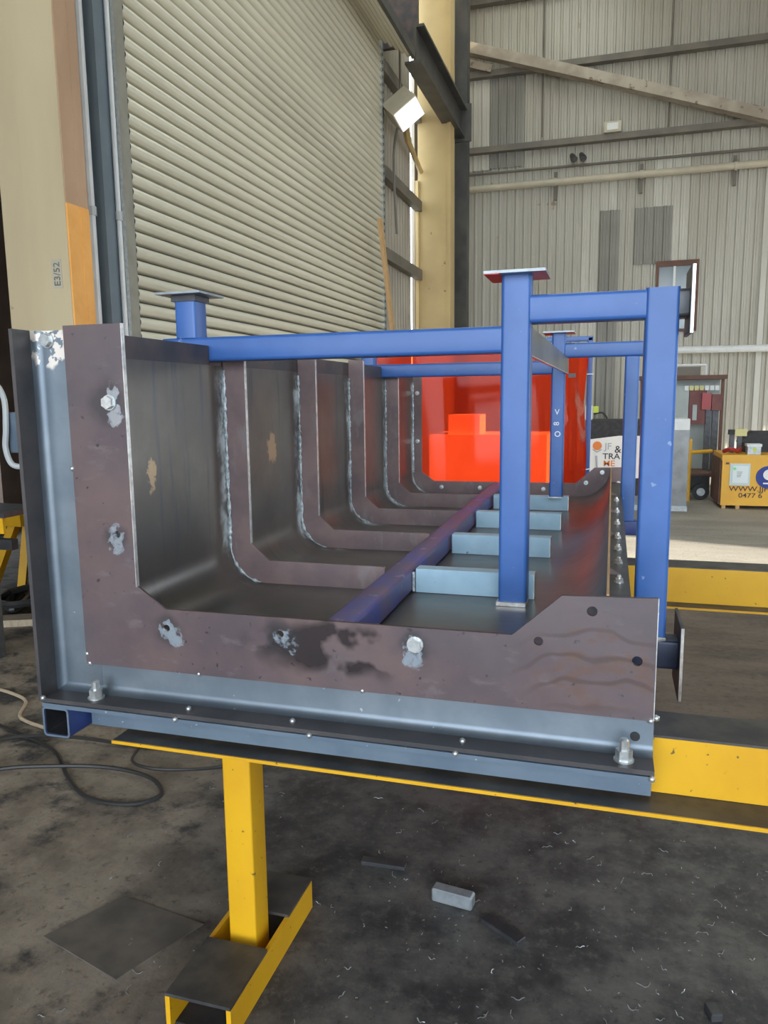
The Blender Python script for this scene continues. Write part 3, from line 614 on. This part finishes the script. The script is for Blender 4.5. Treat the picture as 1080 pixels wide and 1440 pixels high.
# bolts -----------------------------------------------------------------------
def hexbolt(hw, hh, wr, shank=0):
    bm = new_bm()
    cyl(bm, (0, 0, 0), (0, 0, .004), wr, 14); cyl(bm, (0, 0, .004), (0, 0, .004+hh), hw, 6)
    if shank: cyl(bm, (0, 0, .004+hh), (0, 0, .004+hh+shank), hw*.58, 10); cyl(bm, (0, 0, .004+hh+shank), (0, 0, .004+hh+shank+.004), hw*.58, 10, hw*.4)
    me = mesh('bolt', bm, True, 30); me.materials.append(M['bolt_zinc']); return me
b_head = hexbolt(.0175, .012, .021); b_stud = hexbolt(.019, .022, .023, .022); b_small = hexbolt(.012, .009, .014, .006)
FR = (R(90), 0, 0)
for x, z in ((-1.274, 1.597), (-.445, 1.003)): obj('bolt', b_head, None, fp, loc=(x, 1.74, z), rot=(R(90), R(17 if x < -1 else 4), 0))
obj('bolt', b_head, None, sa, loc=(-1.466, 1.752, 1.764), rot=FR)
for x, y in ((-1.354, 1.706), (.049, 1.706)): obj('bolt', b_stud, None, fa, loc=(x, y, .783), rot=(0, 0, R(13)))
for y in (2.02, 2.285, 2.55, 2.78, 3.015, 3.35, 3.7, 4.1): obj('bolt', b_small, None, rf, loc=(.034, y, 1.056))
for x, z in ((-1.255, 1.63), (-1.255, 1.31), (-1.09, 1.003), (-.83, 1.003), (-.415, 1.003), (-.148, 1.05), (-.05, 1.118), (.05, 1.05), (.05, .96)): obj('bolt', b_small, None, bp, loc=(x, 5.002, z), rot=FR)
bm = new_bm(); cyl(bm, (.073, 1.7495, .822), (.073, 1.7535, .822), .011, 12); obj('bolt_hole', bm, 'black_rubber', fa)
# tack welds
bm = new_bm(); bmesh.ops.create_icosphere(bm, subdivisions=1, radius=.0085); tk = mesh('tack', bm, True, 80); tk.materials.append(M['bolt_zinc'])
for x, y, z in [(-1.407, 1.742, 1.42), (-1.403, 1.745, .895), (-1.396, 1.745, .868), (-1.05, 1.746, .868), (-.585, 1.746, .868), (.105, 1.742, .868), (.118, 1.76, .868),
                (-1.50, 1.668, .783), (.108, 1.667, .765), (-.76, 1.700, .786), (-.70, 1.664, .770), (-.32, 1.70, .786), (-.33, 1.664, .770), (-1.06, 1.70, .786), (-1.08, 1.664, .769)]:
    obj('tack_weld', tk, None, fp if z > .8 else fa, loc=(x, y, z))

# ------------------------------------------------------------------ yellow trestles and beams
def trestle(label, yf, posts, ztop=.665, x0=-1.31, x1=1.15, wid=.17):
    t = thing('yellow_trestle', label, 'trestle', ((x0+x1)/2, yf+.1, 0), 'yellow trestles under the trough')
    bm = new_bm(); box(bm, x0, x1, yf+.004, yf+wid-.004, ztop-.012, ztop); tp = obj('top_channel', bm, 'worn_steel', t, False)
    bm = new_bm(); box(bm, x0-.002, x1, yf, yf+.004, ztop-.06, ztop-.001); box(bm, x0-.002, x1, yf+wid-.004, yf+wid, ztop-.06, ztop-.001)
    for v in bm.verts:
        if v.co.z < ztop-.03: v.co.z = ztop-.010
    obj('edge_lip', bm, 'yellow_paint', tp, False)
    for px in posts:
        ps = obj('post', rhs('z', .0, ztop-.012, px-.042, px+.042, yf+.055, yf+.14, .006), 'yellow_paint', t)
        ya, yb = yf-.195, yf+.345; g0, g1 = yf+.02, yf+.165
        ft = obj('foot_web', bbox(px-.0925, px+.0925, ya, g0, .091, .10), 'worn_steel', t, False); obj('foot_web', bbox(px-.0925, px+.0925, g1, yb, .091, .10), 'worn_steel', t, False)
        for sx in (-1, 1): obj('foot_flange', bbox(px+sx*.087-.0065, px+sx*.087+.0065, ya, yb, 0, .0905), 'yellow_paint', ft, False)
        obj('base_strip', bbox(px-.08, px+.08, ya+.02, yb-.02, 0, .004), 'black_rubber', ft, False)
    return t
trestle('yellow steel trestle with channel foot under the near end of the trough', 1.703, (-.960, .75))
trestle('yellow steel trestle under the middle of the trough, behind the near one', 3.52, (-.96, .95))
def ybeam(label, y, z0, z1, x0=-1.33, x1=1.6):
    t = thing('box_beam', label, 'beam', ((x0+x1)/2, y+.07, z0), 'yellow box beams carrying the trough')
    obj('body', bbox(x0, x1, y, y+.15, z0, z1-.006), 'yellow_paint', t, False); obj('top_face', bbox(x0, x1, y+.001, y+.149, z1-.006, z1), 'worn_steel', t, False)
ybeam('yellow box beam with worn dark top under the near end of the trough', 1.803, .666, .808)
ybeam('yellow box beam crossing under the middle of the trough', 3.60, .666, .832)

# ------------------------------------------------------------------ red welding curtain
cf = thing('welding_screen', 'glossy red welding curtain on a blue frame behind the trough', 'welding screen', (-1.0, 5.72, 0))
bm = new_bm(); nx, nz = 90, 14; g = []
for i in range(nx+1):
    u = i/nx; x = -1.78 + 1.60*u; row = []
    for j in range(nz+1):
        v = j/nz; z = .15 + 1.80*v
        yy = 5.70 + .010*math.sin(u*9+v*1.5) - .05*(1-v)*math.sin(math.pi*min(u/.8, 1)) + .02*math.sin(u*40+3*v)*max(0, (u-.80)/.2) + .012*math.sin(v*19+u*60)*max(0, (u-.82)/.18) - .08*max(0, (u-.75)/.25)**2
        row.append(bm.verts.new((x + (.012*math.sin(v*14) if i == nx else 0), yy, z)))
    g.append(row)
for i in range(nx):
    for j in range(nz): bm.faces.new((g[i][j], g[i+1][j], g[i+1][j+1], g[i][j+1]))
obj('curtain', bm, 'red_curtain', cf)
for x in (-1.84, -.165): obj('frame_post', rhs('z', 0, 2.01, x-.018, x+.018, 5.73, 5.765, .005), 'blue_paint', cf)
obj('frame_rail', rhs('x', -1.84, -.147, 5.73, 5.765, 1.985, 2.02, .005), 'blue_paint', cf)
for x in (-1.84, -.165): obj('frame_foot', bbox(x-.025, x+.025, 5.45, 6.05, 0, .04), 'blue_paint', cf, False)
for z in (1.75, 1.07, .6): bm = new_bm(); cyl(bm, (-.20, 5.64, z), (-.14, 5.735, z+.003), .004, 5); obj('cable_tie', bm, 'white_paint', cf)
cr = thing('pale_crate', 'pale crate standing behind the red welding curtain', 'crate', (-1.2, 7.3, 0))
obj('body', bbox(-1.62, -.55, 6.9, 7.6, 0, 1.26), 'crate_pale', cr, False); obj('top_box', bbox(-1.45, -1.16, 6.95, 7.3, 1.26, 1.44), 'crate_pale', cr, False)

# ------------------------------------------------------------------ right background
sbx = thing('steel_cabinet', 'tall dull steel cabinet carrying a white sign, behind the blue column', 'cabinet', (.35, 11.5, 0))
obj('body', bbox(-.36, 1.02, 11.2, 11.8, .07, 1.12), 'stainless', sbx, False); obj('top', bbox(.70, 1.02, 11.19, 11.8, 1.12, 1.27), 'white_paint', sbx, False)
obj('top_panel', bbox(-.36, .70, 11.19, 11.8, 1.12, 1.26), 'black_rubber', sbx, False); obj('plinth', bbox(-.33, 1.03, 11.17, 11.8, 0, .07), 'galvanised', sbx, False)
obj('side_panel', bbox(-.36, .42, 11.185, 11.2, .2, 1.12), 'black_rubber', sbx, False)
sg = thing('sign_board', 'white sign board with orange mark and dark lettering on the steel cabinet', 'sign', (.08, 11.17, .45))
obj('board', outline([[(-.29, .45), (.44, .45), (.44, 1.04), (.10, 1.04), (-.29, .99)]], 'y', 11.16, 11.18), 'sign_white', sg, False)
bm = new_bm(); cyl(bm, (-.19, 11.16, .90), (-.19, 11.152, .90), .062, 20); obj('orange_mark', bm, 'ink_orange', sg)
bm = new_bm(); path(bm, [(-.25, 11.156, .85), (-.19, 11.156, .81), (-.13, 11.156, .85)], .008, 5); path(bm, [(-.20, 11.156, .76), (-.19, 11.156, .62), (-.17, 11.156, .5)], .014, 5); obj('grey_mark', bm, 'ink_grey', sg)
text('TRA', .115, 'ink_dark', sg, (-.115, 11.158, .715), FR, sx=1.1); text('ME', .115, 'ink_orange', sg, (-.105, 11.158, .615), FR, sx=1.1)
text('JF', .13, 'ink_grey', sg, (-.09, 11.158, .85), FR); text('&', .14, 'ink_dark', sg, (.045, 11.158, .805), FR)
so = thing('power_outlet', 'white power outlet with yellow plug beside the red curtain', 'socket', (-.33, 11.4, 1.26))
obj('plate', bbox(-.37, -.27, 11.3, 11.36, 1.262, 1.46), 'white_paint', so, False); obj('plug', bbox(-.26, -.19, 11.26, 11.36, 1.36, 1.45), 'lime', so, False)
bm = new_bm(); path(bm, smooth_pts([(-.25, 11.3, 1.34), (-.14, 11.28, 1.36), (-.08, 11.28, 1.30), (-.07, 11.28, 1.275)]), .012, 6); obj('lead', bm, 'hose_black', so)
# yellow tool box
tb = thing('yellow_toolbox', 'large yellow tool chest with lettering on the far floor', 'tool chest', (2.3, 12, 0))
bm = bbox(1.50, 3.2, 11.55, 12.5, .05, .73); obj('body', bm, 'toolbox_yellow', tb, False)
obj('lid', bbox(1.49, 3.21, 11.54, 12.51, .68, .76), 'toolbox_yellow', tb, False)
obj('side_panel', bbox(1.475, 1.50, 11.6, 12.5, .06, .70), 'rust_brown', tb, False)
for x in (1.52, 1.70): obj('foot', bbox(x, x+.05, 11.56, 11.66, 0, .05), 'timber', tb, False)
obj('latch', bbox(1.545, 1.585, 11.535, 11.55, .63, .655), 'rust_brown', tb, False)
ps = obj('document_sleeve', bbox(1.60, 1.86, 11.535, 11.55, .335, .64), 'sleeve', tb, False); obj('paper', bbox(1.635, 1.835, 11.53, 11.535, .37, .61), 'paper', ps, False)
bm = new_bm(); cyl(bm, (1.66, 11.53, .57), (1.66, 11.527, .57), .02, 12); obj('green_dot', bm, 'green_dot', ps)
for k in range(4): obj('print_line', bbox(1.69, 1.76-.008*k, 11.527, 11.53, .52-.022*k, .525-.022*k), 'ink_dark', ps, False)
bm = new_bm(); cyl(bm, (2.09, 11.55, .455), (2.09, 11.54, .455), .155, 28); st = obj('safety_sticker', bm, 'sticker_blue', tb)
bm = new_bm(); cyl(bm, (2.10, 11.54, .49), (2.10, 11.535, .49), .075, 20); box(bm, 2.03, 2.16, 11.535, 11.54, .36, .38); obj('pictogram', bm, 'sign_white', st)
text('WWW.JJF', .098, 'ink_brown', tb, (1.60, 11.548, .255), FR, sx=1.18); text('0477 6', .092, 'ink_brown', tb, (1.725, 11.548, .165), FR, sx=1.2)
ch = thing('small_tub', 'small white lidded tub standing on the yellow tool chest', 'tub', (1.91, 11.75, .76))
obj('tub', bbox(1.83, 2.0, 11.66, 11.85, .76, .87), 'galvanised', ch, False); obj('lid', bbox(1.82, 2.01, 11.65, 11.86, .87, .905), 'white_paint', ch, False); obj('label_patch', bbox(1.90, 1.94, 11.652, 11.66, .80, .85), 'lime', ch, False)
bm = new_bm(); extr(bm, [(1.78, .90), (1.96, 1.06), (2.5, 1.06), (2.5, .90)], 'y', 12.1, 12.45); extr(bm, [(1.85, .76), (1.85, .90), (2.5, .90), (2.5, .76)], 'y', 12.12, 12.43)
tag(obj('tool_case', bm, 'black_rubber', smooth=False), 'black tool case with sloped lid on the yellow tool chest', 'case')
dl = thing('power_tool', 'small yellow and black power tool on the yellow tool chest', 'power tool', (1.7, 12.0, .76))
obj('motor', bbox(1.70, 1.86, 11.98, 12.08, 1.0, 1.10), 'meter_yellow', dl, False); obj('head', bbox(1.62, 1.70, 11.98, 12.08, 1.02, 1.09), 'black_rubber', dl, False); obj('stand', bbox(1.64, 1.70, 12.0, 12.06, .76, 1.02), 'dark_steel', dl, False); obj('grip', bbox(1.74, 1.80, 12.0, 12.06, .76, 1.0), 'dark_steel', dl, False)
bm = new_bm(); path(bm, smooth_pts([(1.54, 11.8, .795), (1.62, 11.70, .83), (1.72, 11.76, .80), (1.77, 11.9, .83)]), .03, 7); tag(obj('red_strap', bm, 'red_plastic'), 'bundled dark red hose on the yellow tool chest', 'hose')
# meter board
mb = thing('meter_board', 'brown framed electrical board with meters and red boxes at the far wall', 'electrical board', (1.15, 14.8, 0))
obj('roof', bbox(.42, 1.88, 14.4, 15.1, 1.86, 1.93), 'rust_brown', mb, False); obj('back_board', bbox(.47, 1.83, 14.9, 14.95, .2, 1.86), 'cabinet_grey', mb, False)
for x in (.47, 1.80): obj('post', bbox(x, x+.05, 14.5, 14.56, 0, 1.86), 'rust_brown', mb, False)
obj('meter_door', bbox(1.0, 1.28, 14.5, 14.56, 1.1, 1.75), 'cabinet_grey', mb, False); obj('meter_panel', bbox(1.29, 1.57, 14.5, 14.6, 1.08, 1.70), 'dark_red', mb, False)
obj('glass_meter', bbox(1.35, 1.42, 14.48, 14.5, 1.15, 1.42), 'cabinet_grey', mb, False)
for i in range(7): obj('breaker', bbox(1.20+.083*i, 1.265+.083*i, 14.46, 14.5, 1.67, 1.75), 'meter_yellow' if i in (1, 2, 3) else 'white_paint', mb, False)
obj('red_box', bbox(1.49, 1.64, 14.42, 14.55, 1.34, 1.62), 'red_plastic', mb, False); obj('red_box', bbox(1.65, 1.81, 14.42, 14.55, 1.32, 1.60), 'dark_red', mb, False)
for x0, x1 in ((1.56, 1.66), (1.68, 1.78)): obj('cable_duct', bbox(x0, x1, 14.5, 14.58, .26, 1.32), 'dark_steel', mb, False)
obj('shelf', bbox(1.20, 1.85, 14.2, 14.9, .18, .26), 'rust_brown', mb, False)
vb = thing('vent_box', 'grey box with white pipe on the roof of the electrical board', 'box', (1.2, 14.8, 1.93)); obj('body', bbox(.95, 1.46, 14.6, 15, 1.93, 2.08), 'girt_steel', vb, False)
bm = new_bm(); path(bm, [(.9, 14.58, 2.11), (1.54, 14.58, 2.11), (1.545, 14.58, 2.1), (1.545, 14.58, 1.93)], .02, 6); obj('pipe', bm, 'white_paint', vb)
# wheeled compressor and yellow guard rail
wc = thing('wheeled_compressor', 'low black wheeled machine beside the yellow tool chest', 'machine', (1.3, 12.7, 0))
obj('body', bbox(1.05, 1.46, 12.55, 13.1, .16, .37), 'black_rubber', wc, False)
for x in (1.03, 1.33):
    bm = new_bm(); cyl(bm, (x, 12.44, .125), (x, 12.53, .125), .125, 20); wh = obj('wheel', bm, 'black_rubber', wc); bm = new_bm(); cyl(bm, (x, 12.425, .125), (x, 12.44, .125), .06, 16); obj('hub', bm, 'galvanised', wh)
bm = new_bm(); bar(bm, (1.03, 12.49, .125), (1.36, 12.49, .125), .03, .03); bar(bm, (1.2, 12.49, .125), (1.2, 12.7, .2), .05, .05); obj('axle', bm, 'dark_steel', wc)
obj('deck', bbox(1.1, 1.46, 12.5, 13.1, .37, .40), 'rust_brown', wc, False)
gr = thing('guard_rail', 'yellow tube guard rail left of the tool chest', 'rail', (1.15, 12.3, 0))
bm = new_bm(); cyl(bm, (1.13, 12.3, 0), (1.13, 12.3, .94), .035, 10); obj('post', bm, 'toolbox_yellow', gr); bm = new_bm(); cyl(bm, (1.13, 12.3, .735), (1.46, 12.46, .75), .028, 8); obj('rail', bm, 'toolbox_yellow', gr)

# ------------------------------------------------------------------ left background
bn = thing('work_bench', 'dark topped bench with yellow apron at the left edge', 'bench', (-4.0, 3.55, 0))
obj('top', bbox(-5.2, -3.27, 3.45, 3.8, .955, .985), 'dark_steel', bn, False); obj('apron', bbox(-5.2, -3.30, 3.47, 3.49, .86, .955), 'yellow_paint', bn, False); obj('lower_rail', bbox(-5.2, -3.28, 3.5, 3.55, .76, .82), 'black_rubber', bn, False)
obj('leg', bbox(-5.1, -5.04, 3.5, 3.56, 0, .955), 'dark_steel', bn, False); obj('leg', bbox(-5.1, -5.04, 3.72, 3.78, 0, .955), 'dark_steel', bn, False)
obj('leg', bbox(-3.72, -3.66, 3.72, 3.78, 0, .955), 'dark_steel', bn, False); obj('leg', bbox(-3.72, -3.66, 3.5, 3.55, 0, .955), 'dark_steel', bn, False)
af = thing('sawhorse', 'yellow A-frame sawhorse standing on the floor behind the bench', 'sawhorse', (-4.75, 5.2, 0))
for a, b in (((-4.60, 5.1, .62), (-4.68, 5.05, 0)), ((-4.72, 5.1, .62), (-5.0, 5.05, 0)), ((-4.60, 5.9, .62), (-4.68, 5.95, 0)), ((-4.72, 5.9, .62), (-5.0, 5.95, 0))):
    bm = new_bm(); bar(bm, a, b, .09, .06); obj('leg', bm, 'yellow_paint', af, False)
obj('beam', bbox(-4.74, -4.58, 5.0, 6.0, .60, .70), 'yellow_paint', af, False)
bm = new_bm(); path(bm, [(-4.28, 5.08, .55), (-4.43, 5.02, .012)], .012, 6); tag(obj('metal_rod', bm, 'edge_steel'), 'shiny thin metal rod leaning near the yellow sawhorse', 'rod')
bm = new_bm(); bar(bm, (-4.55, 4.2, .025), (-3.3, 4.75, .025), .16, .05); tag(obj('floor_plank', bm, 'timber_pale', smooth=False), 'pale timber plank lying on the floor at the left edge', 'plank')
bm = new_bm()
for k in range(4):
    path(bm, smooth_pts([(-4.5+.13*math.cos(a*.9+k)*(1+.2*k)+.1*k, 4.62+.22*math.sin(a*.9)*(1+.1*k), .05+.035*k) for a in range(8)], 5), .028, 6)
tag(obj('hose_heap', bm, 'hose_black'), 'heap of dark coiled hose on the floor behind the plank', 'hose')
# ------------------------------------------------------------------ floor details
def floor_path(name, pts, r, mat, lab, cat): 
    bm = new_bm(); path(bm, smooth_pts([(x, y, r+z) for x, y, z in pts], 8), r, 7); return tag(obj(name, bm, mat), lab, cat)
floor_path('welding_cable', [(-2.9, 2.9, 0), (-2.45, 2.75, 0), (-2.2, 2.55, 0), (-2.0, 2.42, 0), (-1.8, 2.42, 0), (-1.72, 2.52, 0), (-1.85, 2.62, .01), (-2.1, 2.64, .01), (-2.4, 2.55, .015), (-2.6, 2.5, 0), (-2.75, 2.6, 0), (-2.7, 2.78, .01), (-2.4, 2.86, .01), (-2.0, 2.88, 0), (-1.7, 3.0, 0), (-1.4, 3.3, 0)], .009, 'hose_black', 'black cable looped on the floor at the left of the trough', 'cable')
floor_path('welding_cable', [(-2.03, 2.86, .03), (-1.98, 2.70, .03), (-1.86, 2.655, .03), (-1.72, 2.70, .02), (-1.6, 2.80, 0), (-1.45, 2.92, 0)], .007, 'hose_black', 'thinner cable curling beside the looped black cable', 'cable')
floor_path('welding_cable', [(-3.3, 3.3, 0), (-3.0, 3.2, 0), (-2.85, 3.0, 0), (-2.6, 2.92, 0)], .009, 'timber_pale', 'thin tan cord on the floor at the far left', 'cable')
bm = new_bm(); extr(bm, [(-1.60, 1.70), (-1.48, 1.93), (-1.16, 1.88), (-1.28, 1.61)], 'z', 0, .004)
tag(obj('floor_plate', bm, 'floor_plate_steel', smooth=False), 'thin dark steel plate lying flat left of the trestle foot', 'plate')
def offcut(lab, c, L, W, H, a, mat):
    bm = new_bm(); box(bm, -L/2, L/2, -W/2, W/2, 0, H); bmesh.ops.bevel(bm, geom=bm.edges[:], offset=min(H, W)*.12, segments=1, affect='EDGES')
    bmesh.ops.transform(bm, matrix=Matrix.Translation((c[0], c[1], 0)) @ Matrix.Rotation(R(a), 4, 'Z'), verts=bm.verts); tag(obj('steel_offcut', bm, mat, smooth=False), lab, 'offcut', 'steel offcuts on the floor under the trough')
offcut('pale grey square bar offcut on the floor under the trough', (-.44, 2.19), .135, .045, .045, -8, 'offcut_grey')
offcut('dark flat offcut lying left of the pale bar offcut', (-.71, 2.32), .155, .035, .014, 2, 'dark_steel')
offcut('dark flat offcut lying slanted right of the pale bar offcut', (-.27, 2.10), .145, .038, .014, -32, 'dark_steel')
offcut('small dark offcut at the right edge of the floor', (.30, 1.93), .03, .045, .022, 20, 'dark_steel')
bm = new_bm(); bar(bm, (-2.60, 2.96, .015), (-2.51, 2.99, .015), .04, .03); tag(obj('wood_scrap', bm, 'timber_pale', smooth=False), 'small pale scrap lying by the open tube end', 'scrap')
rng = random.Random(3); bm = new_bm()
for k in range(520):
    x = rng.uniform(-1.7, .7); y = rng.uniform(1.35, 2.75)
    if x < -.75 and rng.random() < .7: continue
    if -1.07 < x < -.85 and 1.48 < y < 2.07: continue
    if x > .63 or (-.36 < x < -.18 and 2.04 < y < 2.18) or (-.52 < x < -.36 and 2.14 < y < 2.25): continue
    if rng.random() < .72:
        s = rng.uniform(.0012, .0042); a = rng.uniform(0, 3.1); bar(bm, (x-s*math.cos(a), y-s*math.sin(a), .0012), (x+s*math.cos(a), y+s*math.sin(a), .0012+s*.3), s*rng.uniform(.3, 1.0), .002)
    else:
        a = rng.uniform(0, 6.3); L = rng.uniform(.012, .04); cv = rng.uniform(-1.6, 1.6); p = []
        for i in range(6):
            t = i/5; aa = a + cv*t; p.append((x + L*t*math.cos(aa), y + L*t*math.sin(aa), .003 + .003*math.sin(t*9)))
        path(bm, p, .0013, 4)
sw = tag(obj('metal_swarf', bm, 'swarf', smooth=False), 'scattered bright metal swarf and slag on the dark floor', 'swarf', kind='stuff')
